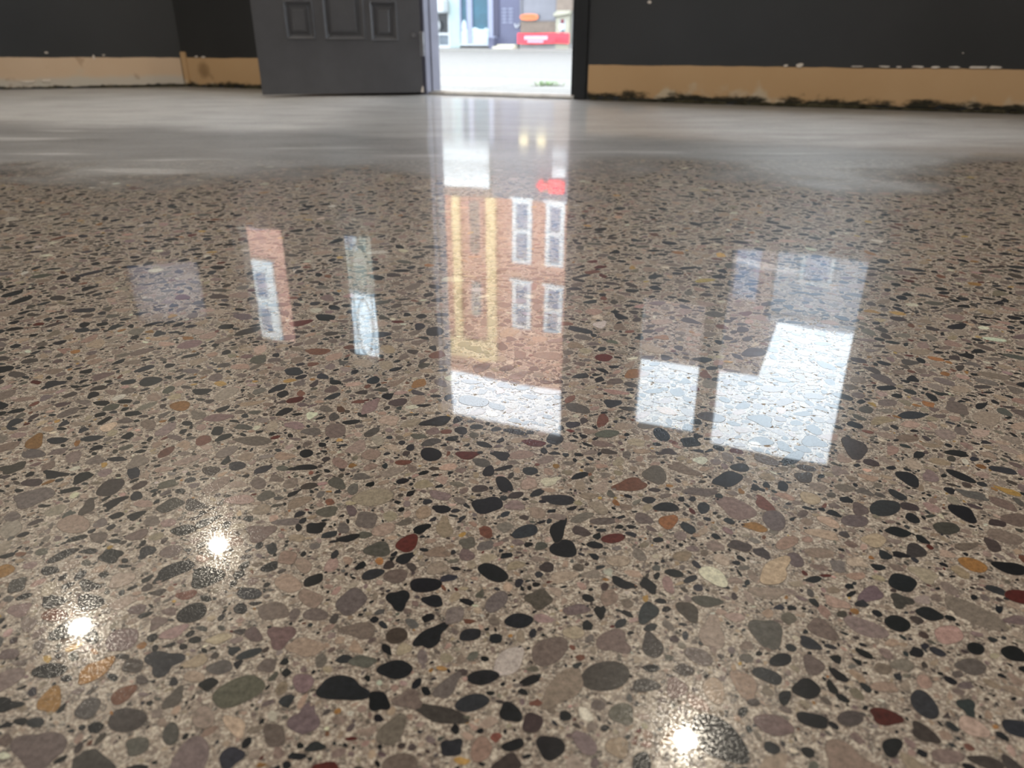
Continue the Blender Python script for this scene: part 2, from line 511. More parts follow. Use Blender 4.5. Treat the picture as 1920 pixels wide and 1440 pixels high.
# torn plaster flakes on the top edge of the strips
def flake(parent, u, z, w, hgt, seed, y=-.009):
    r = random.Random(seed)
    n = 9
    poly = []
    for i in range(n):
        t = 2 * math.pi * i / n
        k = r.uniform(.65, 1.15)
        poly.append((u + math.cos(t) * w / 2 * k, z + math.sin(t) * hgt / 2 * k))
    MB().prism(poly, y, y + .012).build('plaster_flake', M['chip'], parent)
for i, (u, z, w, hh) in enumerate([(3.28, .187, .022, .012), (3.345, .189, .04, .02), (3.60, .188, .05, .006), (3.72, .189, .06, .007), (3.78, .189, .03, .006),
                                   (3.86, .190, .05, .008), (3.93, .190, .04, .010), (4.01, .191, .06, .009), (4.10, .192, .09, .010), (4.17, .193, .06, .012)]):
    flake(bf, u, z, w, hh, i)
for i, (u, z, w, hh) in enumerate([(-.40, .186, .02, .012), (-.34, .185, .03, .01)]):
    flake(bm, u, z, w, hh, 50 + i)
for i, (u, z, w, hh) in enumerate([(-.80, .214, .022, .010), (-.47, .198, .02, .008), (-.53, .185, .012, .03), (-.84, .05, .06, .02), (-.95, .045, .08, .02)]):
    flake(bl, u, z, w, hh, 80 + i)
for i, (u, z, w, hh) in enumerate([(2.585, .470, .022, .014), (3.24, .489, .014, .010), (4.03, .250, .006, .005)]):
    flake(wf, u, z, w, hh, 120 + i, -.002)
# lumps of mouldy mortar where wall and floor meet
M['mould'] = simple('mouldy_mortar', (.045, .04, .025), 0.95, 0.1, 0.7, 25)
mb = MB(); r = random.Random(11)
for i in range(150):
    u = r.uniform(2.29, 4.9)
    k = .35 + max(0, math.sin(u * 4.1 + .4)) * .5 + max(0, math.sin(u * 9.3)) * .3
    mb.ball((u, -.006, .004), (r.uniform(.012, .045), r.uniform(.006, .014), r.uniform(.008, .022) * k), 7, 4)
o = mb.build('mouldy_rubble', M['mould'], bf); o['kind'] = 'stuff'
mb = MB()
for i in range(34):
    u = r.uniform(-0.5, 0.36)
    mb.ball((u, -.006, .003), (r.uniform(.012, .04), r.uniform(.006, .012), r.uniform(.006, .014)), 7, 4)
o = mb.build('mouldy_rubble', M['mould'], bm); o['kind'] = 'stuff'
mb = MB()
for i in range(44):
    u = -abs(r.gauss(0, .45))
    mb.ball((u, -.006, .003), (r.uniform(.012, .04), r.uniform(.006, .012), r.uniform(.005, .012)), 7, 4)
o = mb.build('mouldy_rubble', M['mould'], bl); o['kind'] = 'stuff'

# ------------------------------------------------------------------ front windows
def window(n, q, label, pane_m, base=P0, rz=YW, mull=()):
    a, b, c, d = q
    root = empty(f'window_{n}', base, rz)
    tag(root, label, kind='structure')
    MB().frame(a, b, c, d, .028, .04, .10).build('window_frame', M['jamb_dark'], root, bevel=.003)
    for m_ in mull:
        MB().box(m_ - .012, m_ + .012, .045, .095, c + .028, d - .028).build('mullion', M['jamb_dark'], root)
    MB().box(a + .028, b - .028, .066, .070, c + .028, d - .028).build('pane', pane_m, root)
    MB().box(a - .02, b + .02, -.025, .04, c - .025, c).build('window_sill', M['jamb_dark'], root, bevel=.004)
    return root
window(1, WIN[1], 'window in the black wall behind the open door', M['pane'])
window(2, WIN[2], 'narrow window just right of the street door', M['pane'])
window(3, WIN[3], 'wider window in the black wall right of the narrow one', M['pane'])
window(4, LWIN, 'small papered window in the left wall by the corner', M['frosted'], corner, YL)

root = empty('window_5', (BX, Y_BACK, 0))  # unseen; added to account for the bluish sheen on the left wall
tag(root, 'unseen window added in the back wall, facing the street door', kind='structure')
a, b, c, d = BWIN
MB().frame(a, b, c, d, .04, -.12, -.05).build('window_frame', M['jamb_dark'], root, bevel=.003)
MB().box((a + b) / 2 - .015, (a + b) / 2 + .015, -.11, -.06, c + .04, d - .04).build('mullion', M['jamb_dark'], root)
MB().box(a + .04, b - .04, -.087, -.083, c + .04, d - .04).build('pane', M['pane'], root)

# ------------------------------------------------------------------ door frame, threshold, open door
fr = empty('trim_1', P0, YW)
tag(fr, 'dark frame around the open street doorway', kind='structure')
mb = MB().box(1.252, 1.298, -.004, T + .0, 0.0, 2.248); mb.box(1.298, 1.305, .06, T, 0.0, 2.2)
mb.build('jamb', M['jamb_grey'], fr, bevel=.003)['label'] = 'violet-grey hinge jamb'
mb = MB().box(2.205, 2.270, -.012, T + .0, 0.0, 2.248); mb.box(2.163, 2.205, .06, T, 0.0, 2.2)
mb.build('jamb', M['jamb_dark'], fr, bevel=.003)['label'] = 'black latch jamb'
MB().box(1.298, 2.205, -.012, T, 2.200, 2.248).build('door_head', M['jamb_dark'], fr, bevel=.003)
mb = MB().prism([(1.298, .0), (2.205, .0), (2.205, .012), (1.298, .012)], .01, T)
mb.box(1.298, 2.205, .05, .11, .012, .018)
mb.build('threshold', M['alu'], fr, bevel=.002)
MB().box(2.192, 2.204, .015, .05, .95, 1.02).build('strike_plate', M['steel'], fr)

HX, HY = -.516, 4.683
DR = R(12.3)
DW, DT = 0.907, 0.045
door = empty('door_1', (HX, HY, 0), DR)
tag(door, 'dark grey panelled street door standing open against the wall', kind='structure')
# local frame: x runs from the hinge (0) to the free edge (-DW); room face at y=0
PAN = [(-.742, -.585, .297, .490), (-.534, -.312, .294, .660), (-.280, -.131, .288, .490),
       (-.742, -.585, .560, 1.74), (-.280, -.131, .560, 1.74),
       (-.742, -.131, 1.83, 1.93)]
LITE = (-.536, -.378, .765, 1.757)
holes_d = PAN + [LITE]
us = grid([-DW, -.002] + [v for q in holes_d for v in q[:2]]); zs = grid([.014, 2.04] + [v for q in holes_d for v in q[2:]])
cells_wall(us, zs, holes_d, 0.0, DT).build('slab', M['door'], door)
for (a, b, c, d) in PAN:
    # raised-and-fielded panel: sunk moulding, slope, flat field
    mb = MB()
    rings = [(0.0, 0.0), (.004, -.005), (.008, -.002), (.024, .016), (.028, .017), (.048, .003), (.052, .0025)]
    vs, fs = [], []
    for ins, dep in rings:
        vs += [(a + ins, dep, c + ins), (b - ins, dep, c + ins), (b - ins, dep, d - ins), (a + ins, dep, d - ins)]
    for k in range(len(rings) - 1):
        for i in range(4):
            j = (i + 1) % 4
            fs.append((k * 4 + i, k * 4 + j, k * 4 + 4 + j, k * 4 + 4 + i))
    e = (len(rings) - 1) * 4
    fs.append((e, e + 1, e + 2, e + 3))
    mb.add(vs, fs)
    mb.box(a, b, DT - .012, DT - .002, c, d)
    mb.build('panel', M['door'], door)
a, b, c, d = LITE
gl = MB().frame(a - .022, b + .022, c - .022, d + .022, .024, -.010, DT + .01).build('lite_frame', M['door'], door, bevel=.003)
MB().box(a, b, .020, .025, c, d).build('pane', M['pane'], door)
# leaded pattern: border lines, a long oval and crossing curves
cx = (a + b) / 2; cz = (c + d) / 2
mb = MB()
for xx in (a + .022, b - .022):
    mb.tube([(xx, .0225, c), (xx, .0225, d)], .0035, 6)
mb.tube([(cx + .045 * math.cos(t), .0225, 1.43 + .19 * math.sin(t)) for t in np.linspace(0, 2 * math.pi, 33)], .0035, 6)
mb.tube([(cx + .045 * math.cos(t), .0225, 1.02 + .16 * math.sin(t)) for t in np.linspace(0, 2 * math.pi, 33)], .0035, 6)
mb.tube([(a, .0225, 1.23), (b, .0225, 1.23)], .0035, 6)
mb.tube([(cx, .0225, c), (cx, .0225, .86)], .0035, 6); mb.tube([(cx, .0225, 1.62), (cx, .0225, d)], .0035, 6)
mb.build('leading', M['lead'], door)
for z0 in (.209, 1.02, 1.80):
    mb = MB().box(.002, .028, -.010, -.004, z0, z0 + .125) if False else MB()
    mb.lathe([(.005, 0), (.005, .125)], 12, (.008, -.004, z0))
    mb.box(-.010, .008, -.0025, .0, z0, z0 + .125)
    mb.build('hinge', M['steel'], door, bevel=.001)
MB().lathe([(.001, -.006), (.009, -.005), (.011, 0), (.011, .004)], 14).build('bumper_screw', M['steel'], door, loc=(-.045, -.003, .317)).rotation_euler = (R(90), 0, 0)
MB().prism([(-.016, .016), (-.001, .014), (-.001, .045), (-.006, .05), (-.012, .034)], -.002, .0).build('paint_chip', M['chip'], door)
k = MB().lathe([(.026, 0), (.026, .006), (.012, .010), (.011, .035), (.024, .045), (.028, .058), (.022, .070), (.006, .074)], 24).build('door_knob', M['steel'], door, loc=(-DW + .065, 0, .98), smooth=True)
k.rotation_euler = (R(90), 0, 0)

# ------------------------------------------------------------------ ceiling lights
def area(parent, w, power, col, loc, disk=True, sy=None):
    l = bpy.data.lights.new('lamp', 'AREA')
    l.shape = 'DISK' if disk else 'RECTANGLE'
    l.size = w
    if sy: l.size_y = sy
    l.energy = power; l.color = col
    o = bpy.data.objects.new('lamp_light', l); COL.objects.link(o)
    o.parent = parent; o.location = loc
    return o
M['lamp_trim'] = simple('white_lamp_trim', (.7, .7, .68), 0.4)
M['lens'] = simple('lamp_lens', (.8, .78, .7), 0.4, emit=WARM, es=6.0)
def on_ceiling(x, y): return (x * (CEIL + CAM_H) / 3.342, y * (CEIL + CAM_H) / 3.342)
for (x, y), lab in zip([on_ceiling(-2.101, 4.335), on_ceiling(-2.672, 3.527), on_ceiling(.9016, 2.714)],
                       ['small round ceiling downlight nearest the corner', 'small round ceiling downlight along the left wall',
                        'small round ceiling downlight in the middle of the room']):
    t = empty('ceiling_downlight', (x, y, CEIL))
    tag(t, lab, 'ceiling light', 'round ceiling downlights')
    MB().lathe([(.082, 0), (.082, -.006), (.070, -.010), (.060, -.006), (.058, 0)], 32).build('trim_ring', M['lamp_trim'], t, smooth=True)
    MB().lathe([(.058, -.001), (.052, -.007), (.030, -.009), (.001, -.010)], 24).build('lens', M['lens'], t, smooth=True)
    area(t, .10, P_DOWN, WARM, (0, 0, -.0125))
for x, y, lab in [(-2.0, 1.0, 'added fill light panel above the left of the room'), (1.9, 1.0, 'added fill light panel above the right of the room'),
                  (-1.6, -2.2, 'added fill light panel at the back left'), (1.9, -2.2, 'added fill light panel at the back right')]:
    t = empty('fill_panel_light', (x, y, CEIL))  # unseen ceiling panels, added to fill the room with light
    tag(t, lab, 'ceiling light', 'added fill light panels')
    MB().box(-.62, .62, -.16, .16, -.05, 0).build('housing', M['lamp_trim'], t, bevel=.004)
    MB().box(-.59, .59, -.13, .13, -.054, -.05).build('diffuser', M['lens'], t)
    area(t, 1.18, P_FILL if y > 0 else P_FILL * .35, FILL_WHITE, (0, 0, -.056), False, .26)

# ------------------------------------------------------------------ outdoors: ground
def mat_ground(name, ca, cb, scale, rough=.85):
    m, nt, b = newmat(name)
    N = NT(nt)
    c = N.mix(N.noise(scale, 5, .65), ca, cb)
    sp = N.ramp(N.noise(scale * 60, 2), [(0.35, .8), (.65, 1.15)])
    c = N.mix(1.0, c, sp, 'MULTIPLY')
    N.link(c, b.inputs['Base Color']); setin(b, Roughness=rough)
    b.inputs['Specular IOR Level'].default_value = 0.3
    return m
M['asphalt'] = mat_ground('pale_worn_asphalt', (.168, .162, .152), (.192, .186, .175), .6)
M['pavement'] = mat_ground('pale_concrete_walk', (.212, .202, .186), (.242, .232, .214), 1.2)
PF = Vector((0, 22, 0)); YF = R(-24)
road = MB().box(-45, 60, 2.4, 40, -.40, -.15).build('street', M['asphalt'], loc=P0, rz=YW)
tag(road, 'pale worn asphalt street outside the doorway', kind='structure')
walk = empty('sidewalk', P0, YW)
tag(walk, 'pale concrete sidewalk right outside the doorway', kind='structure')
k = 0
for i in range(-6, 12):
    u0 = -.3 + i * 1.5
    for v0, v1 in ((T, 1.15), (1.16, 2.15)):
        MB().box(u0, u0 + 1.49, v0 + .001, v1, -.2, -.035).build('paving_slab', M['pavement'], walk)
MB().box(-9.3, 17.7, 2.16, 2.40, -.3, -.04).build('kerb', M['pavement'], walk, bevel=.02)
fwalk = MB().box(-45, 55, -1.6, .2, -.30, -.10).build('sidewalk_far', M['pavement'], loc=PF, rz=YF)
fwalk.name = 'far_sidewalk'
tag(fwalk, 'concrete sidewalk along the shopfronts across the street', kind='structure')
# weeds at the edge of the pavement
M['weed'] = simple('weed_green', (.26, .36, .18), 0.6, 0.3, 0.3, 20)
mb = MB(); r = random.Random(3)
wbase = []
for i in range(70):
    wbase += [len(mb.v), len(mb.v) + 1]
    an = r.uniform(0, 2 * math.pi); d0 = abs(r.gauss(0, .05)); ln = r.uniform(.03, .09); hh = r.uniform(.02, .05)
    bx, by = d0 * math.cos(an) * 2.2, d0 * math.sin(an)
    dx, dy = math.cos(an), math.sin(an); w = .005
    mb.add([(bx - dy * w, by + dx * w, 0), (bx + dy * w, by - dx * w, 0), (bx + dx * ln * .5 + dy * w, by + dy * ln * .5 - dx * w, hh),
            (bx + dx * ln * .5 - dy * w, by + dy * ln * .5 + dx * w, hh), (bx + dx * ln, by + dy * ln, hh * .75)],
           [(0, 1, 2, 3), (3, 2, 4)])
mb.f.append(tuple(wbase))
wt = mb.build('weed_tuft', M['weed'], loc=(.27, 6.05, -.035)); wt.scale = (.72, .72, .72)
tag(wt, 'small green weed tuft in the pale pavement outside the door', 'weed')

# ------------------------------------------------------------------ buildings across the street
def brick_mat(name, c1, c2, mortar, scale=4.2):
    m, nt, b = newmat(name)
    N = NT(nt)
    tc = nt.nodes.new('ShaderNodeTexCoord').outputs['Object']
    mp = nt.nodes.new('ShaderNodeMapping'); N.link(tc, mp.inputs[0]); mp.inputs['Rotation'].default_value = (R(90), 0, 0)
    bt = nt.nodes.new('ShaderNodeTexBrick'); N.link(mp.outputs[0], bt.inputs['Vector'])
    bt.inputs['Color1'].default_value = (*c1, 1); bt.inputs['Color2'].default_value = (*c2, 1); bt.inputs['Mortar'].default_value = (*mortar, 1)
    bt.inputs['Scale'].default_value = scale; bt.inputs['Mortar Size'].default_value = .012
    c = N.mix(.25, bt.outputs['Color'], N.mix(N.noise(1.5, 4, .6, tc), c1, c2))
    N.link(c, b.inputs['Base Color']); setin(b, Roughness=.85)
    b.inputs['Specular IOR Level'].default_value = .2
    N.link(N.bump(bt.outputs['Fac'], .01, -.5), b.inputs['Normal'])
    return m
M['brick'] = brick_mat('salmon_brick', (.40, .17, .11), (.46, .23, .15), (.42, .32, .26))
M['brick_y'] = brick_mat('yellow_brick', (.66, .46, .20), (.72, .54, .28), (.6, .5, .36))
M['brick_m'] = brick_mat('mauve_brick', (.15, .105, .105), (.19, .13, .12), (.2, .17, .16))
M['brick_p'] = brick_mat('pink_brick', (.44, .19, .14), (.50, .25, .18), (.46, .36, .30))
M['pale_render'] = simple('pale_blue_render', (.22, .235, .27), .8, .2, .08, 1.0)
M['white'] = simple('white_paint', (.40, .42, .43), .55, .4, .05)
M['mint'] = simple('mint_white_paint', (.27, .34, .335), .5, .4, .06)
M['lav'] = simple('lavender_frame', (.20, .215, .29), .45, .4, .06)
M['violet'] = simple('violet_grey_cladding', (.075, .078, .125), .5, .4, .1, 2)
M['violet_d'] = simple('dark_violet_cladding', (.035, .035, .062), .5, .4, .1, 2)
M['teal_glass'] = simple('teal_shop_glass', (.012, .065, .10), .06, .35, .25, 3)
M['dark_glass'] = simple('dark_door_glass', (.008, .010, .012), .06, .3)
M['grey_glass'] = simple('grey_shop_glass', (.13, .13, .15), .10, .4, .15, 1.5)
M['sky_glass'] = simple('blue_grey_pane', (.13, .17, .25), .05, .6, .1, 1.0)
M['grey_panel'] = simple('grey_door_panel', (.10, .12, .14), .5, .4, .2, 5)
M['fascia'] = simple('grey_fascia', (.13, .13, .145), .55, .35, .08, 1.2)
M['sign_white'] = simple('white_sign_board', (.62, .64, .63), .5, .3, .04)
M['red'] = simple('red_banner', (.72, .05, .07), .5, .3, .08, 3)
M['red_glow'] = simple('lit_red_sign', (.6, .03, .04), .5, .3, .05, 3, emit=(1, .06, .08), es=1.6)
M['orange_glow'] = simple('orange_neon', (.7, .2, .08), .4, .3, .05, 3, emit=(1, .25, .10), es=.55)
M['warm_bulb'] = simple('warm_shop_lamp', (.8, .7, .4), .4, .3, .05, 3, emit=(1, .8, .42), es=2.2)
M['slat'] = simple('brown_slat', (.17, .135, .11), .6, .3, .12, 8)
M['cream'] = simple('cream_pillar_paint', (.30, .29, .23), .6, .3, .06)
M['cream_step'] = simple('cream_step', (.50, .47, .37), .7, .2, .06)
M['base_grey'] = simple('grey_stone_base', (.20, .195, .19), .7, .3, .12, 4)
M['niche'] = simple('weathered_shutter', (.15, .10, .08), .6, .3, .2, 3)
M['pink_letter'] = simple('pale_pink_print', (.75, .42, .50), .5, .3, .05)
M['poster_red'] = simple('dark_red_print', (.13, .03, .035), .5, .3)
M['dark'] = simple('dark_grey_print', (.03, .03, .03), .6, .3)
M['paper'] = simple('white_paper', (.36, .43, .46), .8, .2, .05, 8)

def b_window(root, u0, u1, z0, z1, glass, fr_m, w=.09, rail=True, proud=-.06):
    f = MB().frame(u0, u1, z0, z1, w, proud, .03)
    if rail: f.box(u0 + w, u1 - w, proud, .03, (z0 + z1) / 2 - w * .55, (z0 + z1) / 2 + w * .55)
    f = f.build('window', fr_m, root, bevel=.01)
    zm = (z0 + z1) / 2
    if rail:
        MB().box(u0 + w, u1 - w, -.03, 0.0, z0 + w, zm - w * .5).build('pane', glass, f)
        MB().box(u0 + w, u1 - w, -.02, 0.01, zm + w * .5, z1 - w).build('pane', glass, f)
    else:
        MB().box(u0 + w, u1 - w, -.03, 0.0, z0 + w, z1 - w).build('pane', glass, f)
    MB().box(u0 - .06, u1 + .06, proud - .05, 0, z0 - .08, z0).build('sill', fr_m, f)
    return f

# --- the salmon brick building whose ground floor is seen through the door
bA = empty('brick_building', PF, YF)
tag(bA, 'salmon brick building across the street with two shopfronts', 'building')
MB().box(-3.4, 1.95, .0, 9, 4.1, 9.8).build('upper_wall', M['brick'], bA)
MB().box(-3.4, 1.95, .10, 9, -.1, 4.1).build('lower_wall', M['base_grey'], bA)
MB().box(-3.45, 2.0, -.14, 9.05, 9.62, 9.92).build('parapet', M['brick'], bA, bevel=.03)
for (a, b) in ((-1.95, -1.70), (-.80, -.50)):
    MB().box(a, b, -.13, .0, 4.1, 8.7).build('pilaster', M['brick_y'], bA, bevel=.01)
MB().box(-2.35, -.50, -.16, .0, 8.7, 9.35).build('frieze', M['brick_y'], bA, bevel=.01)
def arch(u0, u1, z0, z1, n=12):
    c_ = (u0 + u1) / 2; rr = (u1 - u0) / 2
    return [(u0, z0), (u1, z0)] + [(c_ + rr * math.cos(t), z1 - rr + rr * math.sin(t)) for t in np.linspace(0, math.pi, n)]
for (z0, z1) in ((4.25, 5.95), (6.75, 7.95)):
    f = MB().prism(arch(-1.46, -.96, z0, z1), -.05, .0).build('arched_window', M['brick_p'], bA)
    MB().prism(arch(-1.38, -1.04, z0 + .04, z1 - .08), -.06, -.01).build('pane', M['niche'] if z0 < 5 else M['base_grey'], f)
for (a, b) in ((.03, .64), (1.09, 1.66)):
    b_window(bA, a, b, 4.10, 5.96, M['sky_glass'], M['sign_white'], .13)
    b_window(bA, a, b, 6.60, 8.06, M['sky_glass'], M['sign_white'], .12)
# left shop
MB().box(-2.32, -.67, -.16, .1, 2.62, 3.18).build('sign_board', M['sign_white'], bA, bevel=.01)
MB().box(-2.32, -.67, -.16, .1, 3.24, 3.84).build('sign_board', M['sign_white'], bA, bevel=.01)
MB().box(-3.4, -.60, -.05, .1, 3.84, 4.12).build('shop_cornice', M['niche'], bA)
dr = MB().frame(-2.30, -1.86, -.1, 1.3, .07, .0, .08)
dr.box(-2.23, -1.93, .0, .08, .22, .28)
dr = dr.build('shop_door', M['white'], bA, bevel=.005)
MB().box(-2.23, -1.93, .03, .06, .28, 1.23).build('pane', M['dark_glass'], dr)
MB().box(-2.23, -1.93, .03, .06, -.03, .22).build('kick_panel', M['grey_panel'], dr)
MB().tube([(-2.20, -.02, .36), (-2.16, -.07, .40), (-2.16, -.07, .52), (-2.20, -.02, .56)], .018, 8).build('door_handle', M['white'], dr, smooth=True)
MB().box(-2.32, -1.88, -.35, .0, .76, 1.12).build('letter_box_canopy', M['white'], bA, bevel=.06)['label'] = 'white boxy canopy above the shop door'
for z in np.linspace(1.4, 2.3, 7):
    MB().box(-2.30, -1.75, -.06, .05, z, z + .085).build('blind_slat', M['white'], bA)
MB().box(-1.87, -1.55, -.04, .1, -.1, 2.62).build('column', M['mint'], bA, bevel=.02)
sw = MB()
sw.box(-1.55, -1.50, -.04, .06, .0, 2.62); sw.box(-1.32, -1.16, -.05, .06, .0, 2.62); sw.box(-.684, -.535, -.05, .06, .0, 2.62); sw.box(-1.5, -.684, -.05, .06, -.03, .02)
sw = sw.build('shop_window', M['lav'], bA, bevel=.008)
MB().box(-1.50, -1.32, .01, .03, .02, 2.62).build('pane', M['teal_glass'], sw)
MB().box(-1.16, -.684, .01, .03, .02, 2.62).build('pane', M['teal_glass'], sw)
# white things heaped in the window
mb = MB().box(-1.52, -.70, -.030, .008, .02, .30)
for (u, z, a, b) in ((-1.42, .42, .08, .18), (-1.30, .30, .12, .07), (-1.10, .33, .14, .08), (-.92, .31, .12, .06), (-.76, .33, .08, .07), (-1.43, .24, .12, .10), (-1.2, .22, .16, .09)):
    mb.ball((u, -.01, z), (a, .03, b), 14, 8)
mb.build('window_display', M['paper'], bA, smooth=False)['label'] = 'white papery display filling the window bottom'
MB().box(-1.55, -.60, -.10, .0, -.035, .0).build('window_ledge', M['white'], bA, bevel=.006)
# pier between the shops
MB().box(-.53, .235, .0, .12, -.1, 2.6).build('pier', M['violet'], bA)
MB().box(-.53, -.37, -.03, .0, .19, 2.6).build('pier_strip', M['violet_d'], bA)
for z in (.52, .60, .68, .76, .84):
    MB().box(-.28, -.16, -.012, .0, z, z + .03).build('pier_louvre', M['lav'], bA)
    MB().box(-.10, .02, -.012, .0, z, z + .03).build('pier_louvre', M['lav'], bA)
MB().box(.19, .245, -.05, .0, -.1, .24).build('downpipe', M['dark'], bA)
MB().tube([(.10, -.04, .50), (.135, -.06, .43), (.16, -.07, .415), (.185, -.06, .43), (.22, -.04, .50)], .014, 8).build('wall_hook', M['white'], bA, smooth=True)
MB().box(-.40, .19, -.40, .0, -.1, -.045).build('door_step', M['cream_step'], bA, bevel=.01)
MB().box(-.36, .17, -.22, .0, -.045, .0).build('door_step', M['cream_step'], bA, bevel=.01)
# right shop
MB().box(-.60, 1.95, -.10, .1, 2.55, 4.1).build('fascia', M['fascia'], bA, bevel=.02)
gw = MB().frame(.245, 1.29, .56, 2.5, .05, -.03, .08).build('shop_window', M['fascia'], bA)
MB().box(.295, 1.24, .01, .03, .61, 2.45).build('pane', M['grey_glass'], gw)
for i, z in enumerate(np.linspace(.285, .53, 6)):
    MB().box(.25, 1.27, -.02, .05, z, z + .044).build('slat', M['slat'], bA)
MB().box(.24, 1.29, .05, .1, .25, .58).build('slat_backing', M['violet_d'], bA)
MB().box(1.27, 1.64, -.08, .1, -.1, .80).build('pillar', M['cream'], bA, bevel=.01)
MB().prism([(1.23, .66), (1.68, .72), (1.69, .80), (1.23, .75)], -.16, .0).build('pillar_cap', M['cream'], bA, bevel=.01)
MB().box(1.27, 1.70, -.06, .1, .80, 2.55).build('siding', M['slat'], bA)
MB().box(.24, 1.95, -.06, .1, -.1, .03).build('shop_base', M['base_grey'], bA)
for u in (.41, .94):
    MB().ball((u, -.12, 2.42), (.16, .08, .09), 12, 8).build('shop_lamp', M['warm_bulb'], bA, smooth=True)
MB().box(.25, 1.28, -.02, .06, 2.15, 2.34).build('valance', M['cream'], bA)
for z0, z1 in ((2.66, 2.83), (3.06, 3.35)):
    MB().box(1.29, 1.68, -.16, -.1, z0, z1).build('notice_board', M['sign_white'], bA, bevel=.01)
# lit red emblem on the fascia: heart-like arrowhead and a block
hp = [(.80, 3.62), (.98, 3.80), (1.03, 3.70), (1.16, 3.70), (1.16, 3.52), (1.03, 3.55), (.99, 3.44)]
MB().prism(hp, -.18, -.1).build('emblem', M['red_glow'], bA, bevel=.015)
MB().box(1.20, 1.66, -.18, -.1, 3.44, 3.80).build('emblem', M['red_glow'], bA, bevel=.02)
# poster on the cream pillar
p = MB().box(1.39, 1.53, -.092, -.08, .30, .60).build('poster', M['paper'], bA)
MB().box(1.41, 1.51, -.097, -.092, .50, .60).build('poster_block', M['poster_red'], p)
MB().ball((1.43, -.094, .42), (.055, .01, .07), 12, 8).build('poster_figure', M['sign_white'], p)
for z in (.30, .325, .35):
    MB().box(1.42, 1.52, -.097, -.092, z, z + .014).build('poster_line', M['dark'], p)

# neon oval with looping tubes in the right shop window
nz_ = empty('neon_sign', PF + Vector((math.cos(YF) * .52, math.sin(YF) * .52, 0)) + Vector((math.sin(YF) * .05, -math.cos(YF) * .05, 0)) + Vector((0, 0, .655)), YF)
tag(nz_, 'orange neon sign in the grey shop window above the brown slats', 'sign')
oval = [(.245 * math.copysign(abs(math.cos(t)) ** .7, math.cos(t)), -.02, .062 * math.sin(t)) for t in np.linspace(0, 2 * math.pi, 41)]
MB().tube(oval, .012, 6).build('tube_border', M['orange_glow'], nz_, smooth=True)
for i, u in enumerate((-.165, -.085, -.005, .075, .155)):
    if i in (0,):
        pts = [(u + .02, -.02, .032), (u + .02, -.02, -.015), (u, -.02, -.034), (u - .025, -.02, -.02)]
    elif i == 4:
        pts = [(u - .028, -.02, -.034), (u - .028, -.02, .034), (u + .012, -.02, .03), (u + .028, -.02, 0), (u + .012, -.02, -.03), (u - .028, -.02, -.034)]
    else:
        pts = [(u + .028 * math.cos(t), -.02, .034 * math.sin(t)) for t in np.linspace(0, 2 * math.pi, 17)]
    MB().tube(pts, .010, 6).build('tube_letter', M['orange_glow'], nz_, smooth=True)
MB().box(-.25, .25, -.008, .0, -.07, .07).build('backing', M['slat'], nz_)

# red banner hung along the shop base
bn = empty('shop_banner', PF + Vector((0, 0, 0)), YF)
tag(bn, 'red banner with pale lettering along the foot of the right shop', 'banner')
mb = MB()
n = 24
vs, fs = [], []
for i in range(n + 1):
    u = .235 + (1.68 - .235) * i / n
    y = -.16 - .012 * math.sin(u * 9)
    sag = .012 * math.sin(i / n * math.pi * 2)
    vs += [(u, y, .03 - sag), (u, y, .278 - sag * .6), (u, y + .008, .278 - sag * .6), (u, y + .008, .03 - sag)]
for i in range(n):
    for j in range(4):
        k = (j + 1) % 4
        fs.append((i * 4 + j, i * 4 + 4 + j, i * 4 + 4 + k, i * 4 + k))
fs += [(0, 1, 2, 3), (n * 4 + 3, n * 4 + 2, n * 4 + 1, n * 4)]
mb.add(vs, fs).build('cloth', M['red'], bn)
# two lines of blurred pale lettering
for z0, hh, a, b, st in ((.125, .085, .44, 1.06, .066), (.055, .05, .53, .98, .056)):
    u = a
    while u < b - .02:
        MB().box(u, u + st * .74, -.182, -.165, z0, z0 + hh).build('lettering', M['pink_letter'], bn)
        u += st
for k_ in range(4):
    MB().box(1.28 + k_ * .085, 1.335 + k_ * .085, -.182, -.165, .09, .17).build('lettering', M['red'], bn)
# grey bin beside the violet pier
bn2 = empty('utility_bin', PF + Vector((math.cos(YF) * -.46, math.sin(YF) * -.46, -.1)) + Vector((math.sin(YF) * .25, -math.cos(YF) * .25, 0)), YF)
tag(bn2, 'small grey bin standing against the violet pier across the street', 'bin')
MB().prism([(-.075, 0), (.075, 0), (.085, .26), (-.085, .26)], -.09, .09).build('body', M['violet'], bn2, bevel=.01)
MB().box(-.095, .095, -.10, .10, .26, .30).build('lid', M['lav'], bn2, bevel=.012)

# --- mauve building to the right
bB = empty('mauve_building', PF + Vector((math.cos(YF) * 1.95, math.sin(YF) * 1.95, 0)), YF)
tag(bB, 'dull mauve brick building next to the salmon one', 'building')
MB().box(.02, 5.55, .05, 9, -.1, 8.2).build('wall', M['brick_m'], bB)
MB().box(.02, 5.58, -.08, 9, 8.2, 8.4).build('parapet', M['brick_m'], bB, bevel=.02)
MB().box(1.75, 2.05, -.06, .05, 3.8, 8.2).build('pilaster', M['brick_p'], bB)
MB().box(1.55, 1.73, -.10, .05, 3.8, 8.2).build('pipe_box', M['white'], bB)
for a in (.5, 2.5, 3.6, 4.6):
    b_window(bB, a, a + .6, 4.6, 6.2, M['sky_glass'], M['lav'], .08)
for a in (.3, 2.3, 3.9):
    f = MB().frame(a, a + 1.4, .3, 2.8, .08, -.02, .06).build('shop_window', M['lav'], bB)
    MB().box(a + .08, a + 1.32, .0, .03, .38, 2.72).build('pane', M['grey_glass'], f)
MB().box(.05, 5.5, -.10, .05, 3.0, 3.7).build('fascia', M['brick_m'], bB)
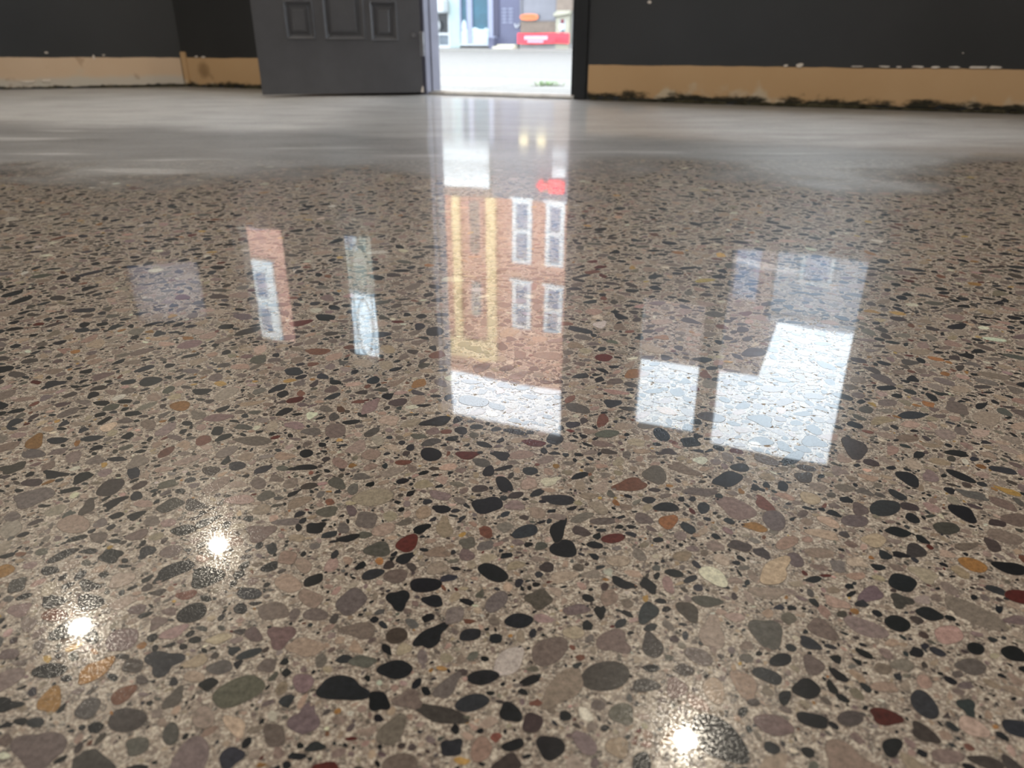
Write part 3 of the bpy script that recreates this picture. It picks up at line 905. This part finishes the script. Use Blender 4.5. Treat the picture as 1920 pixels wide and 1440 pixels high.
# --- low pale building further right
bC = empty('pale_building', PF + Vector((math.cos(YF) * 7.55, math.sin(YF) * 7.55, 0)), YF)
tag(bC, 'low pale blue-grey building at the right end of the street', 'building')
MB().box(.0, 9.5, .05, 9, -.1, 6.55).build('wall', M['pale_render'], bC)
MB().box(-.02, 9.55, -.08, 9, 6.55, 6.75).build('parapet', M['pale_render'], bC, bevel=.02)
for a in (.6, 2.2, 3.8, 5.4, 7.0):
    b_window(bC, a, a + .8, 4.0, 5.6, M['sky_glass'], M['white'], .09)
for a in (.4, 3.4, 6.4):
    f = MB().frame(a, a + 2.4, .2, 2.7, .09, -.02, .06).build('shop_window', M['lav'], bC)
    MB().box(a + .09, a + 2.31, .0, .03, .29, 2.61).build('pane', M['grey_glass'], f)
# --- pink brick building to the left
bD = empty('pink_building', PF + Vector((math.cos(YF) * -3.4, math.sin(YF) * -3.4, 0)), YF)
tag(bD, 'tall pink brick building with white windows at the left', 'building')
MB().box(-12, -4.6, .05, 2.6, -.1, 10.4).build('wall', M['brick_p'], bD)
MB().box(-12.05, -4.6, -.10, 2.65, 10.4, 10.7).build('parapet', M['white'], bD, bevel=.02)
for a in (-10.6, -8.9):
    b_window(bD, a, a + .72, 6.9, 9.5, M['sky_glass'], M['sign_white'], .20)
    b_window(bD, a, a + .66, 4.2, 5.9, M['sky_glass'], M['lav'], .12)
b_window(bD, -7.1, -5.90, 7.15, 10.2, M['sky_glass'], M['sign_white'], .36)
b_window(bD, -6.7, -5.9, 4.2, 5.9, M['sky_glass'], M['lav'], .12)
for a in (-11, -7.4):
    f = MB().frame(a, a + 2.6, .3, 2.8, .10, -.02, .06).build('shop_window', M['lav'], bD)
    MB().box(a + .1, a + 2.5, .0, .03, .4, 2.7).build('pane', M['grey_glass'], f)
MB().box(-11.8, -4.7, -.12, .05, 3.0, 3.7).build('fascia', M['fascia'], bD)
# --- lower cream building between the pink and the salmon one
bE = empty('cream_building', PF + Vector((math.cos(YF) * -7.0, math.sin(YF) * -7.0, 0)), YF)
tag(bE, 'low cream building between the pink building and the salmon brick one', 'building')
MB().box(-.96, 3.58, .05, 9, -.1, 7.6).build('wall', M['cream'], bE)
MB().box(-.96, 3.58, -.08, 9, 7.6, 7.8).build('parapet', M['white'], bE, bevel=.02)
for a in (.5, 2.2):
    b_window(bE, a, a + .9, 4.4, 6.2, M['sky_glass'], M['white'], .10)
f = MB().frame(.4, 3.2, .3, 2.8, .1, -.02, .06).build('shop_window', M['lav'], bE)
MB().box(.5, 3.1, .0, .03, .4, 2.7).build('pane', M['grey_glass'], f)

# ------------------------------------------------------------------ the pebbles ground flush into the floor
rng = np.random.default_rng(12)
PALETTE = np.array([(.010, .011, .013), (.026, .028, .032), (.058, .047, .043), (.088, .082, .070), (.145, .115, .102), (.195, .152, .132),
                    (.300, .228, .178), (.350, .268, .205), (.370, .260, .205), (.270, .135, .050), (.085, .018, .014), (.150, .065, .045),
                    (.560, .520, .420), (.42, .27, .09)])
WEIGHT = np.array([.21, .09, .08, .05, .105, .12, .185, .085, .026, .013, .012, .018, .022, .006]); WEIGHT = WEIGHT / WEIGHT.sum()
Y0, Y1 = .17, 2.25
def half(y): return .66 * y + .42
def sample(nper, r_lo, r_hi, mean, sig, ymax):
    A = .66 * (ymax ** 2 - Y0 ** 2) + .84 * (ymax - Y0)
    n = int(nper * A)
    rr = np.clip(np.exp(rng.normal(math.log(mean), sig, n)), r_lo, r_hi)
    return rr, ymax
cand = [(r_, 2.25) for r_ in sample(2900, .0042, .0145, .0060, .34, 2.25)[0]]
cand += [(r_, 2.25) for r_ in sample(5200, .0022, .0042, .0029, .22, 2.25)[0]]
cand += [(r_, 1.15) for r_ in sample(15000, .0009, .0022, .0014, .25, 1.15)[0]]
cand.sort(key=lambda t: -t[0])
CELL = .016
gridd = {}
placed = []
U = rng.random((len(cand), 6, 2))
for k, (r_, ym) in enumerate(cand):
    for t in range(6):
        # uniform over the flared area: draw y by area, then x
        uy = U[k, t, 0]
        aa, bb = .66, .84
        c0 = aa * Y0 ** 2 + bb * Y0
        tot = aa * ym ** 2 + bb * ym - c0
        y = (-bb + math.sqrt(bb * bb + 4 * aa * (c0 + uy * tot))) / (2 * aa)
        x = (U[k, t, 1] * 2 - 1) * half(y)
        ci, cj = int(math.floor(x / CELL)), int(math.floor(y / CELL))
        ok = True
        reach = 2 if r_ > .004 else 1
        for i in range(ci - reach, ci + reach + 1):
            for j in range(cj - reach, cj + reach + 1):
                for (px, py, pr) in gridd.get((i, j), ()):
                    dd = (pr + r_) * 1.04
                    if (px - x) ** 2 + (py - y) ** 2 < dd * dd:
                        ok = False; break
                if not ok: break
            if not ok: break
        if ok:
            gridd.setdefault((ci, cj), []).append((x, y, r_))
            placed.append((x, y, r_))
            break
placed = np.array(placed)
NP = len(placed)
cls = rng.choice(len(PALETTE), NP, p=WEIGHT)
big = placed[:, 2] > .004
colr = PALETTE[cls] * np.exp(rng.normal(0, .14, (NP, 1))) * (1 + rng.normal(0, .05, (NP, 3)))
asp = np.clip(np.exp(rng.normal(.42, .22, NP)), 1.02, 2.9)
ang = rng.random(NP) * math.pi
ztop = .00006 + rng.random(NP) * .00012

def outline_pts(i, n):
    r_, a_ = placed[i, 2], asp[i]
    t = (np.arange(n) + rng.random()) * 2 * math.pi / n + rng.normal(0, .55 / n, n)
    t.sort()
    rad = 1 + rng.normal(0, .05) * np.cos(2 * t + rng.random() * 6) + abs(rng.normal(0, .11)) * np.cos(3 * t + rng.random() * 6) + rng.normal(0, .05) * np.cos(4 * t + rng.random() * 6)
    if n < 14:
        rad = rad * (1 + rng.normal(0, .05, n))
    sq = math.sqrt(a_)
    ca, sa = math.cos(ang[i]), math.sin(ang[i])
    lx, ly = r_ * sq * rad * np.cos(t), r_ / sq * rad * np.sin(t)
    return lx * ca - ly * sa, lx * sa + ly * ca

# the 300 pebbles that show largest from where the photograph was taken become parts of their own
cp, sp_ = math.cos(R(PITCH)), math.sin(R(PITCH))
zc = placed[:, 1] * cp + CAM_H * sp_
px = 1400 * placed[:, 0] / zc
py = 1400 * (placed[:, 1] * sp_ - CAM_H * cp) / zc
rho = np.hypot(placed[:, 0], placed[:, 1])
area_px = (placed[:, 2] * 1400 / zc) ** 2 * CAM_H / np.sqrt(rho ** 2 + CAM_H ** 2)
inside = (np.abs(px) < 960) & (np.abs(py) < 720)
order = np.argsort(-np.where(inside, area_px, 0))
single = set(int(i) for i in order[:300])

def set_cols(me, cols):
    at = me.attributes.new('Col', 'FLOAT_COLOR', 'POINT')
    c4 = np.ones((len(cols), 4), np.float32); c4[:, :3] = cols
    at.data.foreach_set('color', c4.ravel())

for i in single:
    n = 26
    lx, ly = outline_pts(i, n)
    zt = ztop[i]
    cxm, cym = 1.0 - .00025 / placed[i, 2], 1.0
    vs = [(lx[k] * cxm, ly[k] * cxm, zt) for k in range(n)] + [(lx[k], ly[k], zt - .00005) for k in range(n)] + [(lx[k] * 1.0, ly[k] * 1.0, -.002) for k in range(n)]
    fs = [tuple(range(n))]
    for q in range(2):
        fs += [(q * n + k, q * n + n + k, q * n + n + (k + 1) % n, q * n + (k + 1) % n) for k in range(n)]
    me = bpy.data.meshes.new('pebble')
    me.from_pydata(vs, [], fs)
    set_cols(me, np.repeat(colr[i][None], len(vs), 0))
    me.materials.append(M['pebble']); me.materials.append(M['joint'])
    for p_ in me.polygons[1:]: p_.material_index = 1
    o = bpy.data.objects.new('pebble', me)
    COL.objects.link(o)
    o.location = (placed[i, 0], placed[i, 1], 0)
    o.parent = floor

VX, FC, FL, CV, FM = [], [], [], [], []
base = 0
for i in range(NP):
    if i in single: continue
    r_ = placed[i, 2]
    n = 13 if r_ > .0055 and placed[i, 1] < 1.0 else 10 if r_ > .0042 else 8 if r_ > .0022 else 6
    lx, ly = outline_pts(i, n)
    X, Y = lx + placed[i, 0], ly + placed[i, 1]
    top = np.stack([X, Y, np.full(n, ztop[i])], 1)
    VX.append(top); FC.append(np.arange(n) + base); FL.append([n]); FM.append([0])
    if r_ > .0022:
        bot = top.copy(); bot[:, 2] = -.0008
        VX.append(bot)
        a_ = np.arange(n); b_ = (a_ + 1) % n
        FC.append((np.stack([a_, a_ + n, b_ + n, b_], 1) + base).ravel()); FL.append([4] * n); FM.append([1] * n)
        CV.append(np.repeat(colr[i][None], 2 * n, 0)); base += 2 * n
    else:
        CV.append(np.repeat(colr[i][None], n, 0)); base += n
V = np.concatenate(VX); LI = np.concatenate(FC).astype(np.int32); LT = np.concatenate(FL).astype(np.int32)
me = bpy.data.meshes.new('pebble_aggregate')
me.vertices.add(len(V)); me.vertices.foreach_set('co', V.astype(np.float32).ravel())
me.loops.add(len(LI)); me.loops.foreach_set('vertex_index', LI)
me.polygons.add(len(LT)); me.polygons.foreach_set('loop_start', np.concatenate([[0], np.cumsum(LT)[:-1]]).astype(np.int32))
me.update(calc_edges=True)
me.shade_flat()
set_cols(me, np.concatenate(CV))
me.materials.append(M['pebble']); me.materials.append(M['joint'])
me.polygons.foreach_set('material_index', np.concatenate(FM).astype(np.int32))
ag = bpy.data.objects.new('pebble_aggregate', me)
COL.objects.link(ag)
ag.parent = floor
ag['kind'] = 'stuff'
print('pebbles', NP, 'polys', len(LT))
